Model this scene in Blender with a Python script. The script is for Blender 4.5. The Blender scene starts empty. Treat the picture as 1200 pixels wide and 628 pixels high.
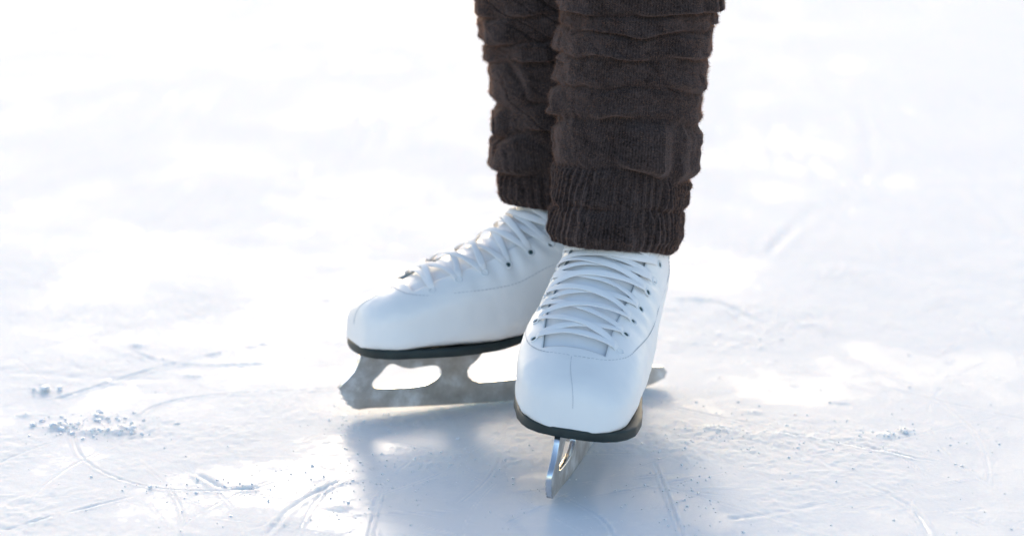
import bpy, math, random
import numpy as np
from mathutils import Vector, Matrix

random.seed(7)
rng = np.random.default_rng(11)
scene = bpy.context.scene
col = scene.collection
R = math.radians

# ------------------------------------------------------------------ helpers
def link(name, me, mat=None, parent=None, smooth=True):
    o = bpy.data.objects.new(name, me)
    col.objects.link(o)
    if mat is not None:
        for m in (mat if isinstance(mat, (list, tuple)) else [mat]):
            me.materials.append(m)
    if parent is not None:
        o.parent = parent
    if smooth and len(me.polygons):
        me.polygons.foreach_set('use_smooth', np.ones(len(me.polygons), dtype=bool))
    return o

def mesh_np(name, verts, faces):
    """verts (n,3) array; faces (m,k) array with constant k, or a list of such arrays."""
    if not isinstance(faces, list):
        faces = [faces]
    faces = [np.asarray(f, dtype=np.int32) for f in faces if len(f)]
    me = bpy.data.meshes.new(name)
    verts = np.asarray(verts, dtype=np.float32)
    me.vertices.add(len(verts))
    me.vertices.foreach_set('co', verts.ravel())
    idx = np.concatenate([f.ravel() for f in faces])
    tot = np.concatenate([np.full(len(f), f.shape[1], dtype=np.int32) for f in faces])
    start = np.concatenate([[0], np.cumsum(tot)[:-1]]).astype(np.int32)
    me.loops.add(len(idx))
    me.loops.foreach_set('vertex_index', idx)
    me.polygons.add(len(tot))
    me.polygons.foreach_set('loop_start', start)
    me.update(calc_edges=True)
    me.validate()
    return me

def grid_faces(nr, nc, wrap=False, off=0):
    r = np.arange(nr - 1)[:, None]
    c = np.arange(nc if wrap else nc - 1)[None, :]
    c2 = (c + 1) % nc
    a = r * nc + c; b = r * nc + c2; d = (r + 1) * nc + c2; e = (r + 1) * nc + c
    return np.stack([a, b, d, e], -1).reshape(-1, 4) + off

class Soup:
    """collects pieces of one mesh"""
    def __init__(self): self.v = []; self.q = []; self.t = []; self.n = 0
    def add(self, v, q=None, t=None):
        v = np.asarray(v, dtype=float)
        if q is not None and len(q): self.q.append(np.asarray(q) + self.n)
        if t is not None and len(t): self.t.append(np.asarray(t) + self.n)
        self.v.append(v); self.n += len(v)
    def build(self, name, mat, parent=None, smooth=True):
        f = []
        if self.q: f.append(np.concatenate(self.q))
        if self.t: f.append(np.concatenate(self.t))
        return link(name, mesh_np(name, np.concatenate(self.v), f), mat, parent, smooth)

_tabs = {}
def vnoise(x, y, seed=0):
    """smooth value noise in -1..1"""
    if seed not in _tabs:
        _tabs[seed] = np.random.default_rng(1000 + seed).uniform(-1, 1, (256, 256))
    T = _tabs[seed]
    x, y = np.broadcast_arrays(np.asarray(x, float), np.asarray(y, float))
    xi = np.floor(x).astype(np.int64); yi = np.floor(y).astype(np.int64)
    fx = x - xi; fy = y - yi
    fx = fx * fx * fx * (fx * (fx * 6 - 15) + 10); fy = fy * fy * fy * (fy * (fy * 6 - 15) + 10)
    x0 = xi & 255; x1 = (xi + 1) & 255; y0 = yi & 255; y1 = (yi + 1) & 255
    return ((T[x0, y0] * (1 - fx) + T[x1, y0] * fx) * (1 - fy) + (T[x0, y1] * (1 - fx) + T[x1, y1] * fx) * fy)

def fbm(x, y, seed=0, octv=4, gain=.5):
    s = 0; a = 1; n = 0
    for k in range(octv):
        s = s + a * vnoise(x * 2 ** k + 17.3 * k, y * 2 ** k - 9.1 * k, seed + k); n += a; a *= gain
    return s / n

def smooth(a, b, x):
    t = np.clip((x - a) / (b - a), 0, 1); return t * t * (3 - 2 * t)

# ------------------------------------------------------------------ materials
def new_mat(name):
    m = bpy.data.materials.new(name); m.use_nodes = True
    nt = m.node_tree
    return m, nt, nt.nodes['Principled BSDF']

def N(nt, kind, **kw):
    n = nt.nodes.new(kind)
    for k, v in kw.items():
        if k in n.inputs: n.inputs[k].default_value = v
        else: setattr(n, k, v)
    return n

def noise(nt, scale, detail=4, rough=.5, coord='Object', vec=None):
    n = N(nt, 'ShaderNodeTexNoise', Scale=scale, Detail=detail, Roughness=rough)
    if vec is None:
        tc = N(nt, 'ShaderNodeTexCoord'); vec = tc.outputs[coord]
    nt.links.new(vec, n.inputs['Vector'])
    return n

def ramp(nt, src, stops):
    r = N(nt, 'ShaderNodeValToRGB')
    el = r.color_ramp.elements
    while len(el) < len(stops): el.new(.5)
    for e, (p, c) in zip(el, stops):
        e.position = p; e.color = (*c, 1) if len(c) == 3 else c
    nt.links.new(src, r.inputs['Fac'])
    return r

def bump(nt, bsdf, src, strength, dist, prev=None):
    b = N(nt, 'ShaderNodeBump', Strength=strength, Distance=dist)
    nt.links.new(src, b.inputs['Height'])
    if prev is not None: nt.links.new(prev.outputs['Normal'], b.inputs['Normal'])
    nt.links.new(b.outputs['Normal'], bsdf.inputs['Normal'])
    return b

# white leather of the boots
M_leather, nt, b = new_mat('white_leather')
n1 = noise(nt, 18, 3); r1 = ramp(nt, n1.outputs['Fac'], [(.3, (.86, .85, .84)), (.7, (.91, .90, .89))])
nt.links.new(r1.outputs['Color'], b.inputs['Base Color'])
b.inputs['Roughness'].default_value = .42
b.inputs['Specular IOR Level'].default_value = .45
v = N(nt, 'ShaderNodeTexVoronoi', Scale=900)
tc = N(nt, 'ShaderNodeTexCoord'); nt.links.new(tc.outputs['Object'], v.inputs['Vector'])
b1 = bump(nt, b, v.outputs['Distance'], .12, .0004)
n2 = noise(nt, 45, 3); bump(nt, b, n2.outputs['Fac'], .25, .0012, b1)

M_lining, nt, b = new_mat('dark_lining')
b.inputs['Base Color'].default_value = (.03, .070, .075, 1); b.inputs['Roughness'].default_value = .7

M_edge, nt, b = new_mat('cut_edge')
b.inputs['Base Color'].default_value = (.32, .36, .37, 1); b.inputs['Roughness'].default_value = .7
M_tongue, nt, b = new_mat('tongue_leather')
b.inputs['Base Color'].default_value = (.82, .82, .83, 1); b.inputs['Roughness'].default_value = .5
n2 = noise(nt, 60, 3); bump(nt, b, n2.outputs['Fac'], .3, .0012)

M_sole, nt, b = new_mat('black_sole_rubber')
n1 = noise(nt, 90, 4); r1 = ramp(nt, n1.outputs['Fac'], [(.35, (.006, .016, .017)), (.72, (.014, .028, .028))])
nt.links.new(r1.outputs['Color'], b.inputs['Base Color'])
b.inputs['Roughness'].default_value = .5
bump(nt, b, n1.outputs['Fac'], .2, .0006)

M_lace, nt, b = new_mat('white_cotton_lace')
b.inputs['Base Color'].default_value = (.86, .86, .87, 1); b.inputs['Roughness'].default_value = .8
b.inputs['Sheen Weight'].default_value = .2
uvn = N(nt, 'ShaderNodeTexCoord')
wv = N(nt, 'ShaderNodeTexWave', Scale=420.0); nt.links.new(uvn.outputs['Object'], wv.inputs['Vector'])
bump(nt, b, wv.outputs['Fac'], .3, .0004)

M_stitch, nt, b = new_mat('stitch_thread')
b.inputs['Base Color'].default_value = (.58, .59, .62, 1); b.inputs['Roughness'].default_value = .7

M_eyelet, nt, b = new_mat('eyelet_enamel')
b.inputs['Base Color'].default_value = (.78, .79, .8, 1); b.inputs['Roughness'].default_value = .3

# blade: frosted brushed steel side (0), polished edge (1)
M_steel, nt, b = new_mat('frosted_steel')
tc = N(nt, 'ShaderNodeTexCoord')
nz = noise(nt, 55, 6, .65, vec=tc.outputs['Object'])
r1 = ramp(nt, nz.outputs['Fac'], [(.3, (.38, .355, .335)), (.5, (.48, .465, .45)), (.7, (.72, .73, .75))])
nt.links.new(r1.outputs['Color'], b.inputs['Base Color'])
nf = noise(nt, 420, 3, .7, vec=tc.outputs['Object'])
mt = ramp(nt, nz.outputs['Fac'], [(.4, (.75, .75, .75)), (.66, (.1, .1, .1))])
nt.links.new(mt.outputs['Color'], b.inputs['Metallic'])
rr = ramp(nt, nf.outputs['Fac'], [(.3, (.34, .34, .34)), (.7, (.62, .62, .62))])
nt.links.new(rr.outputs['Color'], b.inputs['Roughness'])
bump(nt, b, nf.outputs['Fac'], .35, .0006)
M_chrome, nt, b = new_mat('polished_steel')
b.inputs['Base Color'].default_value = (.72, .73, .75, 1); b.inputs['Metallic'].default_value = 1
b.inputs['Roughness'].default_value = .16
nf = noise(nt, 160, 4, .6); bump(nt, b, nf.outputs['Fac'], .3, .0006)

# wool knit
def wool(name, ca, cb):
    m, nt, b = new_mat(name)
    uv = N(nt, 'ShaderNodeTexCoord')
    sep = N(nt, 'ShaderNodeSeparateXYZ'); nt.links.new(uv.outputs['UV'], sep.inputs[0])
    def math_(op, a, bb=None):
        n = N(nt, 'ShaderNodeMath', operation=op)
        for k, s in enumerate((a, bb)):
            if s is None: continue
            if isinstance(s, (int, float)): n.inputs[k].default_value = s
            else: nt.links.new(s, n.inputs[k])
        return n.outputs[0]
    # stockinette: each wale is a column of V stitches
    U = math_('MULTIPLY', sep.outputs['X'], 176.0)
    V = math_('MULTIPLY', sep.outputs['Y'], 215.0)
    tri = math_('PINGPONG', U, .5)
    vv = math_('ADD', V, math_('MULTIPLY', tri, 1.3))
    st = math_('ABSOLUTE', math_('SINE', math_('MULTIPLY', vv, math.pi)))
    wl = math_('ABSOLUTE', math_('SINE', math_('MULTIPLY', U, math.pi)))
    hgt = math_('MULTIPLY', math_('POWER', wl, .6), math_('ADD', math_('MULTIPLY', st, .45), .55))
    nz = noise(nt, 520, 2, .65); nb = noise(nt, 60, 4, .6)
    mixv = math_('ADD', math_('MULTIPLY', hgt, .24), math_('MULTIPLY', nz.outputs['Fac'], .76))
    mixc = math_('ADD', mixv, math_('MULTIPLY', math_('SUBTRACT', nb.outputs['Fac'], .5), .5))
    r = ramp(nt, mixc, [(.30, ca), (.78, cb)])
    nt.links.new(r.outputs['Color'], b.inputs['Base Color'])
    b.inputs['Roughness'].default_value = .95
    b.inputs['Specular IOR Level'].default_value = .1
    b.inputs['Sheen Weight'].default_value = .3
    b.inputs['Sheen Roughness'].default_value = .45
    b.inputs['Sheen Tint'].default_value = (.62, .46, .42, 1)
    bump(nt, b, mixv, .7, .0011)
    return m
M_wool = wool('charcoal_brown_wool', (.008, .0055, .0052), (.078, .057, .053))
M_fuzz, nt, b = new_mat('wool_fibre')
b.inputs['Base Color'].default_value = (.17, .11, .09, 1); b.inputs['Roughness'].default_value = .9
b.inputs['Specular IOR Level'].default_value = .2
tl = N(nt, 'ShaderNodeBsdfTranslucent', Color=(.42, .22, .13, 1)); mx = N(nt, 'ShaderNodeMixShader', Fac=.4)
nt.links.new(b.outputs[0], mx.inputs[1]); nt.links.new(tl.outputs[0], mx.inputs[2])
nt.links.new(mx.outputs[0], nt.nodes['Material Output'].inputs['Surface'])

M_tights, nt, b = new_mat('dark_tights')
b.inputs['Base Color'].default_value = (.02, .018, .018, 1); b.inputs['Roughness'].default_value = .8

# ice: clear blue-white ice under scraped white frost (attribute "frost" is where the frost lies)
M_ice, nt, b = new_mat('skated_ice')
at = N(nt, 'ShaderNodeAttribute', attribute_name='frost')
tc = N(nt, 'ShaderNodeTexCoord')
na = noise(nt, 60, 6, .65, vec=tc.outputs['Object'])
nb_ = noise(nt, 420, 4, .65, vec=tc.outputs['Object'])
nc_ = noise(nt, 9, 5, .6, vec=tc.outputs['Object'])
def mth(op, a, bb, cl=False):
    n = N(nt, 'ShaderNodeMath', operation=op); n.use_clamp = cl
    for k, s in enumerate((a, bb)):
        if isinstance(s, (int, float)): n.inputs[k].default_value = s
        else: nt.links.new(s, n.inputs[k])
    return n.outputs[0]
fr = mth('ADD', at.outputs['Fac'], mth('MULTIPLY', mth('SUBTRACT', na.outputs['Fac'], .5), .9))
fr = mth('ADD', fr, mth('MULTIPLY', mth('SUBTRACT', nb_.outputs['Fac'], .5), .6), True)
cr = ramp(nt, fr, [(.12, (.60, .64, .685)), (.45, (.685, .705, .73)), (.8, (.765, .763, .757))])
nt.links.new(cr.outputs['Color'], b.inputs['Base Color'])
rr = ramp(nt, fr, [(.2, (.5, .5, .5)), (.8, (.8, .8, .8))])
nt.links.new(rr.outputs['Color'], b.inputs['Roughness'])
b.inputs['IOR'].default_value = 1.31
sp_l = ramp(nt, fr, [(.1, (.05, .05, .05)), (.35, (.008, .008, .008)), (.8, (.0015, .0015, .0015))]); nt.links.new(sp_l.outputs['Color'], b.inputs['Specular IOR Level'])
b.inputs['Subsurface Weight'].default_value = .6
b.inputs['Subsurface Radius'].default_value = (.6, .8, 1.0)
b.inputs['Subsurface Scale'].default_value = .05
hb = mth('ADD', mth('MULTIPLY', nb_.outputs['Fac'], .35), mth('MULTIPLY', na.outputs['Fac'], .65))
bm1 = N(nt, 'ShaderNodeBump', Distance=.0016)
nt.links.new(mth('ADD', mth('MULTIPLY', fr, .45), .12), bm1.inputs['Strength'])
nt.links.new(hb, bm1.inputs['Height']); nt.links.new(bm1.outputs['Normal'], b.inputs['Normal'])

M_snow, nt, b = new_mat('shaved_ice')
b.inputs['Base Color'].default_value = (.86, .88, .91, 1); b.inputs['Roughness'].default_value = .5
b.inputs['IOR'].default_value = 1.31
n1 = noise(nt, 300, 4); bump(nt, b, n1.outputs['Fac'], .5, .001)

# ------------------------------------------------------------------ camera, light, sky
CAM_H = .55
cam = bpy.data.cameras.new('camera'); camo = bpy.data.objects.new('camera', cam); col.objects.link(camo)
camo.location = (0, 0, CAM_H); camo.rotation_euler = (R(90 - 12), 0, 0)
cam.sensor_width = 36; cam.lens = 90; cam.clip_start = .05; cam.clip_end = 2000
cam.dof.use_dof = True; cam.dof.focus_distance = 1.90; cam.dof.aperture_fstop = 5.0
scene.camera = camo

SUN_EL, SUN_AZ = 15.5, -5.0          # azimuth from +Y towards +X
sd = Vector((math.sin(R(SUN_AZ)) * math.cos(R(SUN_EL)), math.cos(R(SUN_AZ)) * math.cos(R(SUN_EL)), math.sin(R(SUN_EL))))
sl = bpy.data.lights.new('sun', 'SUN'); so = bpy.data.objects.new('sun', sl); col.objects.link(so)
so.rotation_euler = sd.to_track_quat('Z', 'Y').to_euler()
sl.energy = 1.5; sl.angle = R(8.0); sl.color = (1, .84, .66)
w = bpy.data.worlds.new('World'); scene.world = w; w.use_nodes = True
nt = w.node_tree
sky = nt.nodes.new('ShaderNodeTexSky'); sky.sky_type = 'NISHITA'; sky.sun_disc = False
sky.sun_elevation = R(SUN_EL); sky.sun_rotation = R(SUN_AZ); sky.air_density = 1.0; sky.dust_density = 2.4; sky.ozone_density = 1.0
nt.links.new(sky.outputs[0], nt.nodes['Background'].inputs[0]); nt.nodes['Background'].inputs[1].default_value = .15
vs = scene.view_settings
vs.view_transform = 'Standard'; vs.look = 'None'; vs.gamma = 1; vs.use_curve_mapping = False; vs.exposure = 1.24
scene.cycles.use_denoising = True
scene.cycles.max_bounces = 10

# ------------------------------------------------------------------ the ice sheet
def graded(lo, hi, d, far, g=1.09):
    c = np.arange(lo, hi, d)
    out = []; x = hi; s = d
    while x < far: out.append(x); s *= g; x += s
    neg = []; x = lo - d; s = d
    while x > -far: neg.append(x); s *= g; x -= s
    return np.concatenate([neg[::-1], c, out])

gx = graded(-.48, .48, .0013, 300)
gy = graded(1.62, 2.55, .0022, 300)
X, Y = np.meshgrid(gx, gy)
near = smooth(4.5, 2.6, np.hypot(X, Y - 1.9))        # the fine relief only where the mesh is fine enough
Z = .0004 * fbm(X * 5, Y * 5, 3, 3) + .0008 * fbm(X * 1.1, Y * 1.1, 8, 2)
streak = fbm(X * 16 + Y * 5, Y * 9 - X * 4, 20, 4)
patch = fbm(X * 5.5, Y * 5.5, 30, 4)
frost = .47 + .55 * patch + .35 * streak + .16 * smooth(2.1, 3.0, Y)
# scraped places the photograph shows: clear, wetter ice in front of the skates, loose frost at the right
def blob(x, y, rx, ry): return np.exp(-(((X - x) / rx) ** 2 + ((Y - y) / ry) ** 2))
frost -= .50 * blob(.02, 1.72, .12, .12) + .32 * blob(-.09, 1.90, .06, .05) + .25 * blob(.09, 1.82, .05, .1)
frost += .55 * blob(-.05, 1.875, .045, .035) + .45 * blob(.01, 1.88, .035, .03) + .5 * blob(.15, 1.97, .09, .05)
frost += .45 * blob(.22, 1.93, .13, .05) + .4 * blob(-.33, 1.97, .06, .04)
frost = np.clip(frost, 0, 1)
Z += near * smooth(.35, .9, frost) * (.0007 + .0006 * fbm(X * 90, Y * 60, 40, 3) + .0008 * fbm(X * 260 + Y * 60, Y * 170 - X * 40, 50, 2))

def chaikin(p, n=3):
    p = np.asarray(p, float)
    for _ in range(n):
        a = p[:-1] * .75 + p[1:] * .25; b2 = p[:-1] * .25 + p[1:] * .75
        p = np.concatenate([p[:1], np.stack([a, b2], 1).reshape(-1, 2), p[-1:]])
    return p

def groove(pts, width, depth, rim=.5, broken=0.0, seed=0):
    """a cut left by a blade: a valley with raised crumbly lips, frosted"""
    p = chaikin(pts)
    pad = width * 5
    iy0, iy1 = np.searchsorted(gy, [p[:, 1].min() - pad, p[:, 1].max() + pad])
    ix0, ix1 = np.searchsorted(gx, [p[:, 0].min() - pad, p[:, 0].max() + pad])
    if ix1 - ix0 < 2 or iy1 - iy0 < 2: return
    xs = X[iy0:iy1, ix0:ix1]; ys = Y[iy0:iy1, ix0:ix1]
    D = np.full(xs.shape, 1e9); S = np.zeros(xs.shape); acc = 0
    for (a, b2) in zip(p[:-1], p[1:]):
        d = b2 - a; L = np.hypot(*d)
        if L < 1e-6: continue
        t = np.clip(((xs - a[0]) * d[0] + (ys - a[1]) * d[1]) / L ** 2, 0, 1)
        q = np.hypot(xs - a[0] - t * d[0], ys - a[1] - t * d[1])
        m = q < D; D[m] = q[m]; S[m] = (acc + t * L)[m]; acc += L
    tap = smooth(0, .04 * acc + .01, S) * smooth(acc, acc - .04 * acc - .01, S)
    tap = tap * np.clip(1 - broken + broken * 1.6 * fbm(S * 60, S * 0 + seed, 60 + seed % 7, 3), 0, 1)
    g = np.exp(-(D / (width * .5)) ** 2)
    lip = np.exp(-((D - width * 1.1) / (width * .55)) ** 2) * (1 + .8 * fbm(xs * 300, ys * 200, 70, 2))
    Z[iy0:iy1, ix0:ix1] += tap * (-depth * g + rim * depth * lip)
    frost[iy0:iy1, ix0:ix1] = np.clip(frost[iy0:iy1, ix0:ix1] + tap * (.75 * lip - .45 * g), 0, 1)

groove([(-.348, 1.957), (-.339, 1.915), (-.326, 1.88), (-.304, 1.844), (-.277, 1.817), (-.251, 1.804), (-.213, 1.802), (-.188, 1.809)], .0018, .0010, .5)
groove([(-.239, 1.85), (-.212, 1.806)], .004, .0016, .5, .2, 1)
groove([(-.21, 1.805), (-.182, 1.811)], .006, .002, .5, .2, 2)
groove([(-.356, 1.705), (-.317, 1.75), (-.274, 1.791)], .003, .0014, .6, .6, 3)
groove([(-.096, 1.802), (-.098, 1.76), (-.099, 1.695), (-.1, 1.62)], .0016, .0008, .9, .4, 4)
groove([(.108, 1.884), (.113, 1.802), (.118, 1.695), (.121, 1.62)], .0016, .0010, .7, .3, 5)
groove([(.268, 2.639), (.301, 2.764), (.342, 2.879), (.395, 2.987), (.433, 3.085), (.461, 3.208), (.493, 3.486), (.508, 3.727)], .010, .0018, .5, .2, 6)
groove([(.36, 2.87), (.40, 2.99), (.45, 3.07)], .008, .0009, .5, .2, 7)
groove([(.13, 2.042), (.205, 1.977), (.266, 1.922), (.326, 1.88)], .0025, .0016, .6, .4, 8)
groove([(.151, 1.734), (.189, 1.75), (.223, 1.771)], .006, .002, .6, .5, 9)
groove([(.126, 1.977), (.237, 1.957), (.319, 1.88)], .0025, .0016, .6, .4, 10)
groove([(.154, 2.432), (.2, 2.435), (.229, 2.344)], .008, .0016, .6, .3, 11)
groove([(-.304, 2.003), (-.296, 2.045), (-.258, 2.078), (-.144, 2.098)], .0025, .0014, .6, .3, 12)
groove([(-.17, 1.695), (-.157, 1.771), (-.124, 1.835)], .004, .0015, .7, .4, 13)
groove([(.255, 1.835), (.289, 1.771), (.29, 1.695)], .003, .0014, .7, .5, 14)
groove([(-.345, 2.234), (-.298, 2.171), (-.203, 2.187)], .004, .0018, .6, .5, 15)
groove([(-.383, 2.056), (-.3, 2.187), (-.21, 2.266)], .004, .0018, .6, .5, 16)
groove([(.03, 1.80), (.075, 1.72), (.06, 1.62)], .0018, .001, .6, .3, 17)
r2 = random.Random(5)
for k in range(190):
    x0 = r2.uniform(-.55, .55); y0 = r2.uniform(1.55, 2.7); a = r2.uniform(0, math.tau)
    L = r2.uniform(.08, .5); c = r2.uniform(-3, 3)
    pts = []
    for i in range(9):
        pts.append((x0, y0)); x0 += math.cos(a) * L / 8; y0 += math.sin(a) * L / 8; a += c * L / 8
    groove(pts, r2.choice([.0010, .0014, .002]), r2.uniform(.0003, .0009), r2.uniform(.4, .9), r2.uniform(.3, .8), 20 + k)
for k in range(26):
    x0 = r2.uniform(-1.0, 1.0); y0 = r2.uniform(2.5, 5.0); a = r2.uniform(0, math.tau)
    L = r2.uniform(.3, 1.2); c = r2.uniform(-2, 2)
    pts = []
    for i in range(9):
        pts.append((x0, y0)); x0 += math.cos(a) * L / 8; y0 += math.sin(a) * L / 8; a += c * L / 8
    groove(pts, .012, r2.uniform(.0005, .001), .6, r2.uniform(.3, .8), 120 + k)
# small heaps of scraped snow
for (x, y, rx, ry, h) in [(-.362, 1.977, .012, .008, .006), (-.336, 1.962, .010, .008, .004), (-.312, 1.964, .011, .009, .006), (-.396, 2.089, .006, .006, .004),
                          (-.333, 2.01, .006, .006, .005), (-.396, 2.013, .005, .005, .004), (-.34, 2.25, .006, .006, .005), (-.276, 2.141, .007, .006, .003), (.297, 1.954, .010, .007, .003),
                          (.312, 1.966, .006, .006, .003), (-.122, 1.76, .008, .006, .003), (.273, 2.056, .006, .006, .003), (.195, 2.024, .008, .006, .003),
                          (.16, 1.97, .02, .01, .003), (.20, 1.955, .02, .01, .002)]:
    q = blob(x, y, rx, ry) * (1 + .7 * fbm(X * 200, Y * 140, 80, 3))
    Z += .4 * h * q * np.clip(1 + 1.2 * fbm(X * 420, Y * 300, 84, 2), .1, 2); frost = np.clip(frost + q, 0, 1)
me = mesh_np('ice', np.stack([X, Y, Z], -1).reshape(-1, 3), grid_faces(len(gy), len(gx)))
att = me.attributes.new('frost', 'FLOAT', 'POINT'); att.data.foreach_set('value', frost.astype(np.float32).ravel())
ice = link('ice', me, M_ice); ice['kind'] = 'structure'
print('ice verts', len(me.vertices))

# loose shavings lying on the ice
ico_v = np.array([(0, 0, 1), (.894, 0, .447), (.276, .851, .447), (-.724, .526, .447), (-.724, -.526, .447), (.276, -.851, .447),
                  (.724, .526, -.447), (-.276, .851, -.447), (-.894, 0, -.447), (-.276, -.851, -.447), (.724, -.526, -.447), (0, 0, -1)])
ico_f = np.array([(0, 1, 2), (0, 2, 3), (0, 3, 4), (0, 4, 5), (0, 5, 1), (1, 6, 2), (2, 7, 3), (3, 8, 4), (4, 9, 5), (5, 10, 1),
                  (6, 7, 2), (7, 8, 3), (8, 9, 4), (9, 10, 5), (10, 6, 1), (11, 7, 6), (11, 8, 7), (11, 9, 8), (11, 10, 9), (11, 6, 10)])
def ice_z(x, y):
    i = min(max(np.searchsorted(gx, x), 0), len(gx) - 1); j = min(max(np.searchsorted(gy, y), 0), len(gy) - 1)
    return Z[j, i]
sv = Soup()
def crumb(x, y, s):
    q = ico_v * np.array([r2.uniform(.6, 1.4), r2.uniform(.6, 1.4), r2.uniform(.4, .9)]) * s
    q = q + rng.normal(0, .18 * s, q.shape)
    a = r2.uniform(0, 6.28); c, s2 = math.cos(a), math.sin(a)
    q = np.stack([q[:, 0] * c - q[:, 1] * s2, q[:, 0] * s2 + q[:, 1] * c, q[:, 2]], -1)
    sv.add(q + np.array([x, y, ice_z(x, y) + .3 * s]), t=ico_f)
for (x, y, sx, sy, n, smin, smax) in [(-.362, 1.977, .009, .005, 30, .0005, .0030), (-.336, 1.962, .012, .006, 30, .0005, .0022), (-.312, 1.964, .010, .006, 30, .0005, .0030), (-.333, 2.01, .008, .006, 14, .0005, .003), (.30, 1.955, .012, .006, 24, .0005, .002), (-.396, 2.089, .006, .006, 16, .0006, .004), (.17, 1.97, .05, .035, 90, .0004, .0012), (.24, 1.95, .07, .04, 80, .0004, .0013), (.13, 1.80, .012, .08, 70, .0006, .0014),
                                      (-.335, 1.975, .03, .02, 90, .0006, .0024), (-.05, 1.87, .05, .03, 160, .0004, .0012), (-.125, 2.0, .02, .03, 60, .0005, .0014),
                                      (-.14, 1.8, .05, .06, 90, .0005, .0014), (.02, 1.74, .10, .06, 60, .0004, .0010), (-.22, 1.81, .04, .012, 50, .0006, .0015),
                                      (0, 2.0, .45, .3, 200, .0005, .0013), (.3, 1.85, .12, .1, 80, .0005, .0014)]:
    for i in range(n):
        crumb(r2.gauss(x, sx), r2.gauss(y, sy), smin + (smax - smin) * r2.random() ** 3)
o = sv.build('ice_shavings', M_snow, smooth=False); o['kind'] = 'stuff'

# ------------------------------------------------------------------ skates
KU = 1.06        # stretch of the foot length
ST = np.array([  # top (back, up), bottom (back, up), half width, bottom and top roundness
    (.0000, .0690, .0000, .0570, .008, 3.0, 2.0),
    (.0015, .0800, .0004, .0560, .019, 4.0, 2.1),
    (.0050, .0875, .0015, .0555, .0270, 4.5, 2.05),
    (.0120, .0935, .0080, .0550, .0350, 5.0, 2.05),
    (.0250, .1010, .0220, .0545, .0420, 5.5, 2.05),
    (.0450, .1110, .0450, .0578, .0465, 6.0, 2.0),
    (.0650, .1215, .0700, .0584, .0475, 6.0, 2.1),
    (.0850, .1300, .1000, .0592, .0475, 6.0, 2.1),
    (.1030, .1385, .1300, .0650, .0460, 5.0, 2.1),
    (.1180, .1490, .1650, .0825, .0440, 4.0, 2.1),
    (.1280, .1560, .2050, .0930, .0430, 3.2, 2.1),
    (.1340, .1690, .2400, .0990, .0420, 2.6, 2.1),
    (.1380, .1810, .2500, .1130, .0392, 2.3, 2.1),
    (.1410, .1920, .2470, .1250, .0396, 2.1, 2.1),
    (.1430, .2030, .2390, .1550, .0394, 2.0, 2.1),
    (.1440, .2130, .2330, .1850, .0388, 2.0, 2.1),
    (.1440, .2220, .2290, .2120, .0380, 2.0, 2.1)])
NS = len(ST) - 1

def station(s):
    s = np.clip(np.asarray(s, float), 0, NS - 1e-6)
    i = np.floor(s).astype(int); t = (s - i)[..., None]
    P0 = ST[np.maximum(i - 1, 0)]; P1 = ST[i]; P2 = ST[i + 1]; P3 = ST[np.minimum(i + 2, NS)]
    return .5 * ((2 * P1) + (-P0 + P2) * t + (2 * P0 - 5 * P1 + 4 * P2 - P3) * t ** 2 + (-P0 + 3 * P1 - 3 * P2 + P3) * t ** 3)

def boot_point(s, phi, lat):
    """surface of the boot: s along the foot from toe to cuff, phi in degrees round the section (90 top, -90 sole)"""
    s, phi = np.broadcast_arrays(np.asarray(s, float), np.asarray(phi, float))
    q = station(s)
    c = np.cos(np.radians(phi)); sn = np.sin(np.radians(phi))
    n = np.where(sn < 0, q[..., 5], q[..., 6])
    cc = np.sign(c) * np.abs(c) ** (2 / n); ss = np.sign(sn) * np.abs(sn) ** (2 / n)
    w = q[..., 4]
    mid = (q[..., 0:2] + q[..., 2:4]) / 2; half = (q[..., 0:2] - q[..., 2:4]) / 2
    uz = mid + half * ss[..., None]
    # feet are not symmetric: the ridge runs on the inner side, the toe swings outward a little
    med = smooth(0, 4, s) * smooth(12, 7, s)
    y = w * cc - lat * .006 * med * np.clip(ss, 0, 1) ** 1.2 + lat * .0095 * smooth(7, 2, s)
    low = np.clip(-ss, 0, 1)
    heel = smooth(8, 10.5, s)
    y = y * (1 - .12 * heel * low) - y * .05 * np.clip(ss, 0, 1) * smooth(3, 6, s) * smooth(11, 8, s)
    return np.stack([-(uz[..., 0] * KU), y, uz[..., 1]], -1)

def boot_normal(s, phi, lat):
    e = .02
    a = boot_point(s + e, phi, lat) - boot_point(s - e, phi, lat)
    b2 = boot_point(s, phi + .6, lat) - boot_point(s, phi - .6, lat)
    n = np.cross(a, b2); n /= np.linalg.norm(n, axis=-1, keepdims=True) + 1e-12
    return n

S_THROAT = 4.62
def phi_throat(s): return 58 - 12 * smooth(S_THROAT, 11, s)
def phi_eye(s): return 45 - 17 * smooth(5.0, 10.5, s)

def plan_half(u):
    return np.interp(u, [0, .0008, .003, .008, .015, .025, .045, .065, .085, .105, .13, .165, .2, .225, .238, .246, .25, .251],
                     [0, .012, .0235, .0325, .0385, .0435, .0472, .0477, .0455, .0415, .036, .0335, .034, .032, .026, .017, .007, 0])
def sole_top(u):
    return np.interp(u, [0, .02, .045, .07, .1, .115, .13, .145, .165, .205, .25], [.0565, .0572, .0582, .0588, .0595, .0612, .0658, .0730, .0815, .0920, .0970])

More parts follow.
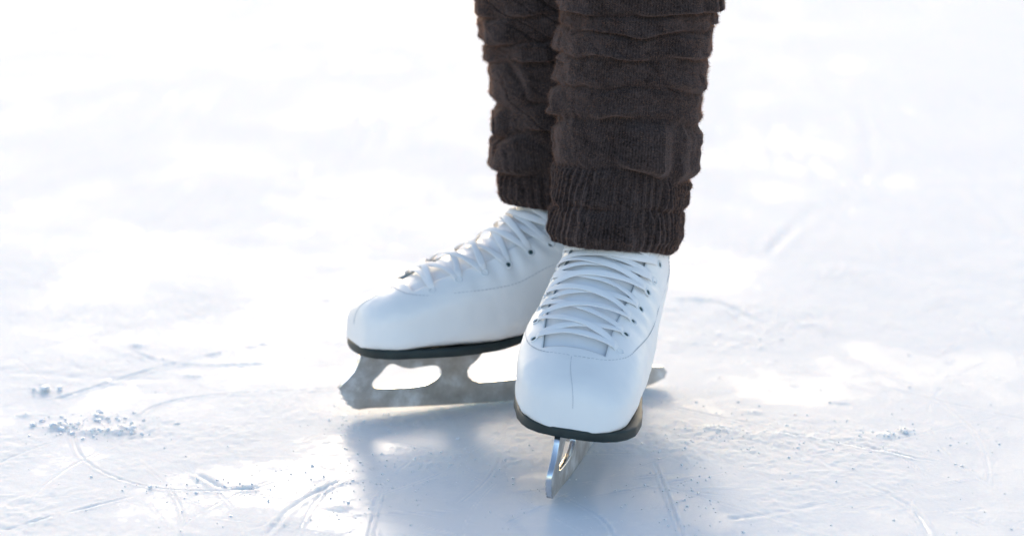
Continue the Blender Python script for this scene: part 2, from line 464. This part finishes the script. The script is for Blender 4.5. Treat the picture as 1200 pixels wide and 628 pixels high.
def tube(path, rad, m=6):
    path = np.asarray(path, float); n = len(path)
    d = np.gradient(path, axis=0); d /= np.linalg.norm(d, axis=1, keepdims=True) + 1e-12
    up = np.array([.13, .21, .97]); a = np.cross(d, up); a /= np.linalg.norm(a, axis=1, keepdims=True) + 1e-12
    b2 = np.cross(d, a)
    th = np.linspace(0, math.tau, m, endpoint=False)
    v = path[:, None] + rad * (a[:, None] * np.cos(th)[None, :, None] + b2[:, None] * np.sin(th)[None, :, None])
    return v.reshape(-1, 3), grid_faces(n, m, True)

def make_skate(lat, uc, label, loc, rot, seed):
    rs = random.Random(seed)
    root = bpy.data.objects.new('ice_skate', None); col.objects.link(root)
    root.empty_display_size = .05
    root['label'] = label; root['category'] = 'ice skate'; root['group'] = 'figure skates worn by the skater'
    root.location = loc; root.rotation_euler = rot
    OFF = np.array([uc * KU, 0, 0])          # the origin lies where the blade touches the ice

    # ---- boot upper
    srow = np.concatenate([np.linspace(0, 4, 60)[:-1], np.linspace(4, S_THROAT, 12)[:-1], np.linspace(S_THROAT, NS, 130)])
    J = 150; nt_ = 26                          # columns: lower arc then the top arc
    rows = []
    for s in srow:
        pt = phi_throat(max(s, S_THROAT))
        lower = np.linspace(180 - pt, 360 + pt, J - nt_)
        top = np.linspace(pt, 180 - pt, nt_ + 2)[1:-1]
        rows.append(np.concatenate([lower, top]))
    PH = (np.array(rows) + 180) % 360 - 180
    SS = np.repeat(srow[:, None], J, 1)
    V = boot_point(SS, PH, lat); Nn = boot_normal(np.clip(SS, .05, NS - .05), PH, lat)
    # a few soft wrinkles where the leather bends, and a gently uneven surface
    wr = .0007 * fbm(SS * 1.3 + seed, PH * .03, 5 + seed, 3) * smooth(1.5, 4, SS)
    wr += .0011 * np.exp(-((SS - 8.6) / 1.3) ** 2) * np.sin(SS * 9 + .02 * np.abs(PH)) * smooth(35, 5, np.abs(np.abs(PH) - 40)) * (np.abs(PH) < 90)
    V = V + Nn * wr[..., None]
    f = grid_faces(len(srow), J, True)
    r_ = f[:, 0] // J; c_ = f[:, 0] % J
    open_ = (srow[r_] >= S_THROAT - 1e-9) & (c_ >= J - nt_ - 1)
    f = f[~open_]
    nose = np.arange(J)[None, ::-1]
    me = mesh_np('boot', V.reshape(-1, 3) + OFF, [f[:, ::-1], nose[:, ::-1]])
    boot = link('boot', me, [M_leather, M_lining, M_edge], root)
    md = boot.modifiers.new('thickness', 'SOLIDIFY'); md.thickness = .0022; md.offset = -1
    md.material_offset = 1; md.material_offset_rim = 2; md.use_rim = True
    # ---- tongue under the throat
    s2 = np.linspace(S_THROAT - .5, NS, 90); ph2 = np.linspace(28, 152, 40)
    S2, P2 = np.meshgrid(s2, ph2, indexing='ij')
    puff = (.0008 + .0022 * np.cos(np.radians((P2 - 90) / 62 * 90)) ** 2 * smooth(S_THROAT, S_THROAT + 2, S2))
    inset = -.0034 + puff + .0006 * fbm(S2 * 2, P2 * .06, 12 + seed, 3)
    V2 = boot_point(S2, P2, lat) + boot_normal(np.clip(S2, .05, NS - .05), P2, lat) * inset[..., None]
    tg = link('tongue', mesh_np('tongue', V2.reshape(-1, 3) + OFF, grid_faces(90, 40)[:, ::-1]), M_tongue, root)
    md = tg.modifiers.new('thickness', 'SOLIDIFY'); md.thickness = .002; md.offset = -1
    # ---- sole
    us = np.concatenate([[0, .0008, .003, .008, .015], np.linspace(.02, .238, 90), [.243, .246, .249, .251]])
    hw = plan_half(us); zt = sole_top(us)
    shift = lat * .0095 * smooth(.085, .012, us)
    ringu = np.concatenate([us, us[::-1][1:-1]]); sg = np.concatenate([np.ones(len(us)), -np.ones(len(us) - 2)])
    ringw = np.concatenate([hw, hw[::-1][1:-1]]) * sg; ringz = np.concatenate([zt, zt[::-1][1:-1]]); ringc = np.concatenate([shift, shift[::-1][1:-1]])
    px = -ringu * KU; py = ringw + ringc
    tx = np.roll(px, -1) - np.roll(px, 1); ty = np.roll(py, -1) - np.roll(py, 1); L = np.hypot(tx, ty) + 1e-9
    nx, ny = -ty / L, tx / L
    if (nx * (px + .12)).sum() < 0: nx, ny = -nx, -ny
    thick = np.interp(ringu, [0, .1, .13, .25], [.0072, .0060, .0054, .0054])
    layers = []
    for (o_, t_) in [(-.006, .0006), (-.0005, .0008), (.0006, .0002), (.0010, -.0008), (.0010, 0), (.0006, 1), (-.0008, 2), (-.012, 2)]:
        dz = t_ if t_ not in (0, 1, 2) else {0: -(thick - .0016), 1: -(thick - .0004), 2: -thick}[t_]
        layers.append(np.stack([px + nx * o_, py + ny * o_, ringz + dz], -1))
    nl = len(layers); m_ = len(px)
    sp = Soup(); Vs = np.concatenate(layers)
    sp.add(Vs, q=grid_faces(nl, m_, True))
    cen = np.stack([px, ringc, ringz - thick], -1)
    sp.add(np.concatenate([layers[-1], cen]), q=grid_faces(2, m_, True))
    sole = link('sole', None, None) if False else None
    Vall = np.concatenate(sp.v) + OFF
    sole = link('sole', mesh_np('sole', Vall, [np.concatenate(sp.q)]), M_sole, root)
    # ---- heel block
    hs = Soup(); hu = np.linspace(.178, .248, 24)
    def heel_ring(z_or, k):
        pts = []
        for sgn in (1, -1):
            seq = hu if sgn > 0 else hu[::-1]
            for u in seq: 
                pts.append((-u * KU, sgn * max(plan_half(u) * k, .002), (sole_top(u) - .0062) if z_or is None else z_or))
        return np.array(pts)
    ra, rb, rc = heel_ring(None, .96), heel_ring(.0605, .90), heel_ring(.058, .86)
    hs.add(np.concatenate([ra, rb, rc]) + OFF, q=grid_faces(3, 48, True))
    o = hs.build('heel', M_sole, root)
    bmq = o.data
    # ---- blade
    def zrock(u): return (u - .150) ** 2 / (2 * 2.3)
    bot = [(u, zrock(u)) for u in np.linspace(.0144, .245, 30)]
    outer = [(.008, .0490), (.007, .0440), (.003, .0345), (-.003, .0280), (-.0098, .0222), (-.0078, .0200), (-.0082, .0172), (-.0056, .0152), (-.0060, .0126), (-.0028, .0108),
             (-.0032, .0084), (.0004, .0066), (.001, .0050), (.006, .0034)] + bot + [(.255, .0050), (.2625, .0085), (.2645, .0135), (.261, .0178), (.250, .0190), (.238, .0200), (.232, .0240), (.230, .034), (.2315, .0565),
             (.190, .0565), (.1885, .034), (.185, .0240), (.178, .0195), (.165, .0182), (.1445, .0180), (.120, .0172), (.1047, .0174), (.0985, .0196), (.0945, .0235), (.0940, .0285), (.0965, .0330), (.1015, .0365), (.106, .0420), (.110, .0520)]
    hole1 = [(.0285, .0385), (.0235, .0320), (.0172, .0265), (.0160, .0230), (.0178, .0202), (.0240, .0187), (.0468, .0177), (.0600, .0186), (.0670, .0208), (.0715, .0240), (.0732, .0280), (.0730, .0310), (.0708, .0345), (.066, .0358), (.056, .0352), (.048, .0340), (.040, .0362), (.034, .0400)]
    hole2 = [(.198, .044), (.1955, .034), (.199, .0265), (.206, .0235), (.216, .0238), (.222, .028), (.2235, .036), (.222, .044), (.210, .046)]
    cu = bpy.data.curves.new('blade_outline', 'CURVE'); cu.dimensions = '2D'; cu.fill_mode = 'BOTH'
    def poly(pts, sm):
        p = np.array(pts)
        if sm:
            for _ in range(2):
                q2 = np.roll(p, -1, 0); p = np.stack([.75 * p + .25 * q2, .25 * p + .75 * q2], 1).reshape(-1, 2)
        spn = cu.splines.new('POLY'); spn.points.add(len(p) - 1)
        for k, (u, z) in enumerate(p): spn.points[k].co = (uc * KU - (u - .005) * KU, z, 0, 1)
        spn.use_cyclic_u = True
    poly(outer, False); poly(hole1, True); poly(hole2, True)
    cu.extrude = .0018; cu.bevel_depth = .0004; cu.bevel_resolution = 1
    tmp = bpy.data.objects.new('blade_tmp', cu); col.objects.link(tmp)
    dg = bpy.context.evaluated_depsgraph_get()
    bme = bpy.data.meshes.new_from_object(tmp.evaluated_get(dg)); bpy.data.objects.remove(tmp)
    bme.name = 'blade'
    bme.transform(Matrix(((1, 0, 0, 0), (0, 0, -1, 0), (0, 1, 0, 0), (0, 0, 0, 1))))
    bme.materials.clear()
    blade = link('blade', bme, [M_steel, M_chrome], root, smooth=False)
    for p in bme.polygons: p.material_index = 0 if abs(p.normal.y) > .8 else 1
    # mounting plates under sole and heel
    def plate(name, u0, u1, half, zf, th):
        uu = np.linspace(u0, u1, 28); e = np.clip(np.minimum(uu - u0, u1 - uu) / (half * .8), 0, 1)
        h_ = half * np.sqrt(1 - (1 - e) ** 2) + .0015
        ru = np.concatenate([uu, uu[::-1]]); rh = np.concatenate([h_, -h_[::-1]]); z = zf(ru)
        A = np.stack([-ru * KU, rh, z], -1); B2 = np.stack([-ru * KU, rh, z - th], -1); Ci = np.stack([-ru * KU, rh * 0, z - th], -1)
        s_ = Soup(); s_.add(np.concatenate([A, B2, Ci]) + OFF, q=grid_faces(3, 56, True))
        o = s_.build(name, M_steel, blade, smooth=False)
        for k in range(5):
            pass
        return o
    plate('toe_plate', .008, .112, .026, lambda u: sole_top(u) - np.interp(u, [0, .1, .13], [.0070, .0059, .0053]), .0022)
    plate('heel_plate', .184, .243, .022, lambda u: np.full_like(u, .0579), .0022)
    # ---- eyelets
    eye_s = {}
    ue = [.0495, .0695, .0895, .1085, .127, .1435, .158]
    for sgn in (1, -1):
        lst = []
        for u in ue:
            ss = np.linspace(4.2, 14, 900); pe = phi_eye(ss); P = boot_point(ss, pe, lat)
            lst.append(ss[np.argmin(np.abs(-P[:, 0] / KU - u))])
        last = lst[-1]
        lst += [last + .75]
        eye_s[sgn] = lst
        for s in lst:
            ph = phi_eye(s); ph = ph if sgn > 0 else 180 - ph
            p = boot_point(s, ph, lat) + OFF; n = boot_normal(s, ph, lat)
            t1 = boot_point(s + .05, ph, lat) + OFF - p; t1 /= np.linalg.norm(t1); t2 = np.cross(n, t1)
            th = np.linspace(0, math.tau, 20, endpoint=False)
            ring = []
            for (rr_, hh) in [(.0034, -.0002), (.0033, .0004), (.0028, .0008), (.0022, .0006), (.0019, -.0002)]:
                ring.append(p + n * hh + rr_ * (np.cos(th)[:, None] * t1 + np.sin(th)[:, None] * t2))
            e = Soup(); e.add(np.concatenate(ring), q=grid_faces(5, 20, True)); eo = e.build('eyelet', M_eyelet, root)
            hd = Soup(); hd.add(np.concatenate([ring[-1] + n * .0003, (p + n * .0001)[None]]), t=[(k, (k + 1) % 20, 20) for k in range(20)])
            hd.build('eyelet_hole', M_lining, eo)
    # ---- lace
    lc = Soup()
    def strand(s0, sg0, s1, sg1, lift, droop=0.0, wd=.0027):
        n = 44; t = np.linspace(0, 1, n)
        p0 = phi_eye(s0); p1 = phi_eye(s1)
        p0 = p0 if sg0 > 0 else 180 - p0; p1 = p1 if sg1 > 0 else 180 - p1
        te = t + .06 * np.sin(2 * math.pi * t) * rs.uniform(-1, 1)
        s = s0 + (s1 - s0) * te + droop * np.sin(math.pi * t); ph = p0 + (p1 - p0) * t
        nn = boot_normal(s, ph, lat)
        end = smooth(0, .09, t) * smooth(1, .91, t)
        h = -.0015 + end * (.0032 + .0006 * rs.random()) + lift * np.sin(math.pi * t) ** 1.5
        c = boot_point(s, ph, lat) + nn * h[:, None]
        d = np.gradient(c, axis=0); d /= np.linalg.norm(d, axis=1, keepdims=True)
        side = np.cross(nn, d); side /= np.linalg.norm(side, axis=1, keepdims=True)
        tw = rs.uniform(-.28, .28) * np.sin(math.pi * t * rs.uniform(.8, 2)) 
        sd_ = side * np.cos(tw)[:, None] + nn * np.sin(tw)[:, None]; nr = -side * np.sin(tw)[:, None] + nn * np.cos(tw)[:, None]
        wid = wd * (.8 + .2 * smooth(0, .12, t) * smooth(1, .82, t)) * (1 + .12 * np.sin(t * 17 + rs.random() * 6))
        th = np.linspace(0, math.tau, 12, endpoint=False)
        ca = np.sign(np.cos(th)) * np.abs(np.cos(th)) ** .6; sa = np.sign(np.sin(th)) * np.abs(np.sin(th)) ** .8
        v = c[:, None] + sd_[:, None] * (wid[:, None] * ca[None, :])[..., None] + nr[:, None] * (.0006 * sa)[None, :, None]
        lc.add(v.reshape(-1, 3) + OFF, q=grid_faces(n, 12, True))
    E1, E2 = eye_s[1], eye_s[-1]
    strand(E2[0], -1, E1[0], 1, .0008, .0)
    for i in range(len(E1) - 1):
        a_, b_ = (.0006, .0026) if i % 2 else (.0026, .0006)
        strand(E1[i], 1, E2[i + 1], -1, a_ + rs.uniform(0, .0006), -rs.uniform(.0, .25))
        strand(E2[i], -1, E1[i + 1], 1, b_ + rs.uniform(0, .0006), -rs.uniform(.0, .25))
    lc.build('lace', M_lace, root)
    # ---- seams
    st = Soup()
    def seam(sp_, ph_, dash=None, rad=.00035, lift=.0001):
        sp_ = np.asarray(sp_, float); ph_ = np.asarray(ph_, float)
        k = np.linspace(0, len(sp_) - 1, 400); s = np.interp(k, range(len(sp_)), sp_); ph = np.interp(k, range(len(ph_)), ph_)
        ker = np.ones(41) / 41; s = np.convolve(np.pad(s, 20, 'edge'), ker, 'valid'); ph = np.convolve(np.pad(ph, 20, 'edge'), ker, 'valid')
        P = boot_point(s, ph, lat) + boot_normal(s, ph, lat) * lift + OFF
        if dash is None:
            v, q = tube(P[::4], rad); st.add(v, q=q); return
        L = np.concatenate([[0], np.cumsum(np.linalg.norm(np.diff(P, axis=0), axis=1))])
        x = 0
        while x < L[-1]:
            tt = np.linspace(x, min(x + dash * .68, L[-1]), 4)
            pp = np.stack([np.interp(tt, L, P[:, k2]) for k2 in range(3)], -1)
            v, q = tube(pp, rad, 5); st.add(v, q=q); x += dash
    for sgn in (1, -1):
        g_ = (lambda p: p) if sgn > 0 else (lambda p: [180 - a for a in p])
        # quarter seam: from the throat corner, down past the eyelets, back and up to the cuff
        seam([4.2, 4.25, 4.45, 5.1, 6.1, 7.5, 8.5, 9.6, 11, 13, 15], g_([90, 74, 56, 36, 24, 14, 8, 5, 5, 8, 10]), dash=.0032)
    seam([.3, 1.2, 2.5, 3.5, 4.2], [90, 90, 90, 90, 90], None, .00026, .0001)
    st.build('stitching', M_stitch, boot)
    return root

# the skater's left foot (at the right of the picture) points at the camera, the right foot points left
toeL = Vector((.0275, 1.7766, 0)); aL = R(257.5); ucL = .10
sk1 = make_skate(+1, ucL, 'white skate with toe pointing at the viewer and its front lacing in view',
                 (toeL.x - math.cos(aL) * ucL * KU, toeL.y - math.sin(aL) * ucL * KU, -.0008), (R(-5.5), 0, aL), 3)
toeR = Vector((-.1262, 2.012, 0)); aR = R(201.0); ucR = .19
sk2 = make_skate(-1, ucR, 'white skate turned sideways with toe to the left and long steel blade in view',
                 (toeR.x - math.cos(aR) * ucR * KU, toeR.y - math.sin(aR) * ucR * KU, -.0008), (0, R(-.8), aR), 4)
bpy.context.view_layer.update()

# ------------------------------------------------------------------ the skater
person = None
def build_body():
    bm_v = []; bm_e = []; rad = []
    def v(p, r): bm_v.append(p); rad.append(r); return len(bm_v) - 1
    pel = v((.065, 2.07, .88), .105)
    up = v((.065, 2.08, 1.0), .10); bm_e.append((pel, up))
    for (hx, kx, ky, ax, ay, m) in [(.135, .118, 1.955, .092, 1.985, sk1), (0.0, .005, 2.06, .052, 2.09, sk2)]:
        hip = v((hx, 2.06, .84), .078); th = v(((hx + kx) / 2, (2.06 + ky) / 2, .64), .064); kn = v((kx, ky, .46), .045)
        cf = v((kx * .6 + ax * .4, ky * .6 + ay * .4 + .008, .34), .044); an = v((ax, ay, .17), .031)
        hl = v(tuple(m.matrix_world @ Vector((-.10 if m is sk2 else -.10, 0, .115))) if False else (ax, ay, .12), .030)
        bm_e += [(pel, hip), (hip, th), (th, kn), (kn, cf), (cf, an), (an, hl)]
    me = bpy.data.meshes.new('person'); me.from_pydata([Vector(p) for p in bm_v], bm_e, []); me.update()
    o = bpy.data.objects.new('person', me); col.objects.link(o); me.materials.append(M_tights)
    o.modifiers.new('skin', 'SKIN'); sub = o.modifiers.new('sub', 'SUBSURF'); sub.levels = 2; sub.render_levels = 2
    for k, d in enumerate(me.skin_vertices[0].data):
        d.radius = (rad[k], rad[k]); d.use_root = (k == 0)
    dg = bpy.context.evaluated_depsgraph_get(); m2 = bpy.data.meshes.new_from_object(o.evaluated_get(dg))
    bpy.data.objects.remove(o)
    m2.name = 'person'; m2.materials.clear()
    return link('person', m2, M_tights)
person = build_body()
person['label'] = 'person in dark slouchy knitted leg warmers standing on the ice'
person['category'] = 'person'

def make_warmer(c0, z0, c1, z1, hem_rx, hem_ry, hem_rot, r_top, creases, amps, seed, nrib=54, cuff_k=1, r_mid=None):
    """c0,c1: centre (x, y) at heights z0, z1. creases: (left, front, right) heights, lowest (the hem) first. angle 0 faces the viewer."""
    M_ = 768; per = 34
    a = np.linspace(0, math.tau, M_, endpoint=False) - math.pi
    cz = []
    for k, (l, f_, r) in enumerate(creases):
        c = (l + r) / 2; z = c + (r - l) / 2 * np.sin(a) + (f_ - c) * np.exp(-(a / .9) ** 2)
        z += (.0046 if k else .0010) * fbm((np.cos(a) + 2) * 2.0 + k * 3.1, (np.sin(a) + 2) * 2.0, seed + 2 * k, 3)
        cz.append(z)
    cz = np.array(cz)
    for k in range(1, len(cz)): cz[k] = np.maximum(cz[k], cz[k - 1] + .007)
    rows_r = []; rows_z = []; rows_k = []
    def base_r(z):
        t = np.clip((z - z0) / (z1 - z0), 0, 1.6)
        b_ = a - hem_rot
        e = hem_rx * hem_ry / np.sqrt((hem_ry * np.sin(b_)) ** 2 + (hem_rx * np.cos(b_)) ** 2)
        k = smooth(0, .55, t)
        return e * (1 - k) + ((r_mid or e.mean()) + (r_top - (r_mid or e.mean())) * np.clip(t, 0, 1.2)) * k
    ca, sa = np.cos(a), np.sin(a)
    for k in range(len(cz) - 1):
        lo, hi = cz[k], cz[k + 1]
        A = amps[k] * np.clip(.85 + 1.6 * fbm((ca + 2) * 1.8 + 11 * k, (sa + 2) * 1.8, seed + 50 + k, 2), .38, 1.6)
        # folds bulge more at the sides than across the front of the leg, as the cloth there lies flat
        A = A * (1 + .15 * np.exp(-(a / .9) ** 2)) 
        for j in range(per):
            t = (j + (.0 if k else .0)) / per
            z = lo + (hi - lo) * t
            bl = float(smooth(0, .34, t)) ** .75 * (1 - .30 * t) * float(smooth(1, .78, t)) + .22 * math.exp(-((t - .24) / .12) ** 2) * min(t / .1, 1)
            if k < cuff_k: bl = (.35 + .65 * bl) if t > .12 else (.35 + .65 * bl) * (.75 + .25 * t / .12)
            zz = z - .42 * A * math.sin(math.pi * min(t / .5, 1)) * (0 if k == 0 else 1)
            r = base_r(z) + A * bl
            # minor wrinkles running round the leg
            r = r + .0020 * fbm((ca + 2) * 1.8 + .4 * k + z * 20, (sa + 2) * 1.8 + z * 110, seed + 90, 3)
            r = r + .0006 * fbm((ca + 2) * 9, (sa + 2) * 9 + z * 60, seed + 97, 2)
            # narrow wandering creases that run part of the way round
            for (f1, f2, am, sd_) in ((1.4, 38, .0044, 140), (2.3, 75, .0022, 150)):
                n_ = vnoise((ca + 2) * f1 + 3.7 * f1, (sa + 2) * f1 + z * f2 + .12 * np.sin(2 * a + sd_), seed + sd_)
                r = r - am * np.clip(1 - np.abs(n_) * 5.5, 0, 1) ** 1.5 * smooth(.0, .35, fbm((ca + 2) * 1.3, (sa + 2) * 1.3 + z * 25, seed + sd_ + 5, 2) + .12) * (.45 if k < cuff_k else 1)
            # ribbing of the cuff fades into plain knit above
            rb = smooth(cuff_k + .12, cuff_k - .1, k + t)
            wob = .5 * vnoise(a * 5, z * 90, seed + 31) + .3 * vnoise(a * 2 + 9, z * 40, seed + 32)
            q = np.cos(nrib * a + wob * 3.2)
            r = r + rb * .00105 * (np.sign(q) * np.abs(q) ** .7)
            rows_r.append(r); rows_z.append(zz + 0 * a); rows_k.append(k + t)
    # hem: roll the edge inward
    hem_r = rows_r[0]; hem_z = rows_z[0]
    pre_r = [hem_r - .0075, hem_r - .006, hem_r - .0035, hem_r - .001]; pre_z = [hem_z + .012, hem_z - .0004, hem_z - .0020, hem_z - .0014]
    RR = np.array(pre_r + rows_r + [rows_r[-1] - .008]); ZZ = np.array(pre_z + rows_z + [rows_z[-1] + .001])
    t = (ZZ - z0) / (z1 - z0)
    cx = c0[0] + (c1[0] - c0[0]) * t; cy = c0[1] + (c1[1] - c0[1]) * t
    V = np.stack([cx + RR * np.sin(a), cy - RR * np.cos(a), ZZ], -1)
    nr = V.shape[0]
    me = mesh_np('leg_warmer', V.reshape(-1, 3), grid_faces(nr, M_, True))
    uvl = me.uv_layers.new(name='UVMap')
    f = grid_faces(nr, M_, True)
    uu = np.repeat((np.arange(M_) / M_)[None], nr, 0); 
    Ls = np.concatenate([[0], np.cumsum(np.linalg.norm(np.diff(V, axis=0), axis=2).mean(1))])
    vv = np.repeat((Ls / .38)[:, None], M_, 1)
    fu = uu.ravel()[f].copy(); wrapc = (f[:, 0] % M_) == M_ - 1
    fu[wrapc, 1] = 1; fu[wrapc, 2] = 1
    uvl.data.foreach_set('uv', np.stack([fu.ravel(), vv.ravel()[f].ravel()], -1).astype(np.float32).ravel())
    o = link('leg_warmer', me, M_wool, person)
    # loose wool fibres standing off the knit
    nh = 90000
    i = rng.integers(2, nr - 40, nh); j = rng.integers(0, M_, nh)
    P = V[i, j]; T1 = V[np.minimum(i + 1, nr - 1), j] - P; T2 = V[i, (j + 1) % M_] - P
    nrm = np.cross(T2, T1); nrm /= np.linalg.norm(nrm, axis=1, keepdims=True) + 1e-12
    out = np.stack([np.sin(a[j]), -np.cos(a[j]), 0 * a[j]], -1)
    nrm *= np.sign((nrm * out).sum(1, keepdims=True) + 1e-9)
    d = nrm * rng.uniform(.15, 1, (nh, 1)) + rng.normal(0, .55, (nh, 3)); d /= np.linalg.norm(d, axis=1, keepdims=True)
    L = rng.uniform(.0012, .0045, (nh, 1)) * rng.uniform(.5, 1, (nh, 1))
    sdv = np.cross(d, rng.normal(0, 1, (nh, 3))); sdv /= np.linalg.norm(sdv, axis=1, keepdims=True) + 1e-9
    wdt = .00007
    P = P - nrm * .0002
    mid = P + d * L * .55 + rng.normal(0, .0002, (nh, 3)); tip = P + d * L + np.array([0, 0, -1]) * L * .15
    hv = np.stack([P - sdv * wdt, P + sdv * wdt, mid + sdv * wdt * .8, mid - sdv * wdt * .8, tip], 1).reshape(-1, 3)
    b0 = np.arange(nh) * 5
    fz = link('wool_fuzz', mesh_np('wool_fuzz', hv, [np.stack([b0, b0 + 1, b0 + 2, b0 + 3], -1), np.stack([b0 + 3, b0 + 2, b0 + 4], -1)]), M_fuzz, o, smooth=False)
    fz['kind'] = 'stuff'
    return o

make_warmer((.0805, 1.968), .15, (.0978, 1.966), .34, .0478, .076, -0.22, .0580,
            [(.1585, .1615, .1455), (.187, .191, .175), (.2145, .217, .200), (.252, .2595, .2465), (.279, .283, .270), (.303, .304, .2975), (.324, .322, .321), (.337, .335, .336),
             (.352, .356, .35), (.375, .37, .372), (.40, .395, .398), (.43, .43, .43)],
            [.0036, .0040, .0066, .0058, .0050, .0050, .0046, .005, .005, .005, .005], 100, 54, 2, .0500)
make_warmer((.0625, 2.084), .15, (.0300, 2.082), .34, .0510, .072, -1.2, .0575,
            [(.169, .1655, .165), (.190, .1955, .196), (.222, .2315, .23), (.2434, .256, .252), (.280, .292, .286), (.294, .305, .30), (.319, .325, .325),
             (.338, .345, .34), (.362, .36, .365), (.39, .39, .39), (.42, .42, .42)],
            [.0030, .0056, .0056, .0056, .0050, .0054, .005, .005, .005, .005], 200)
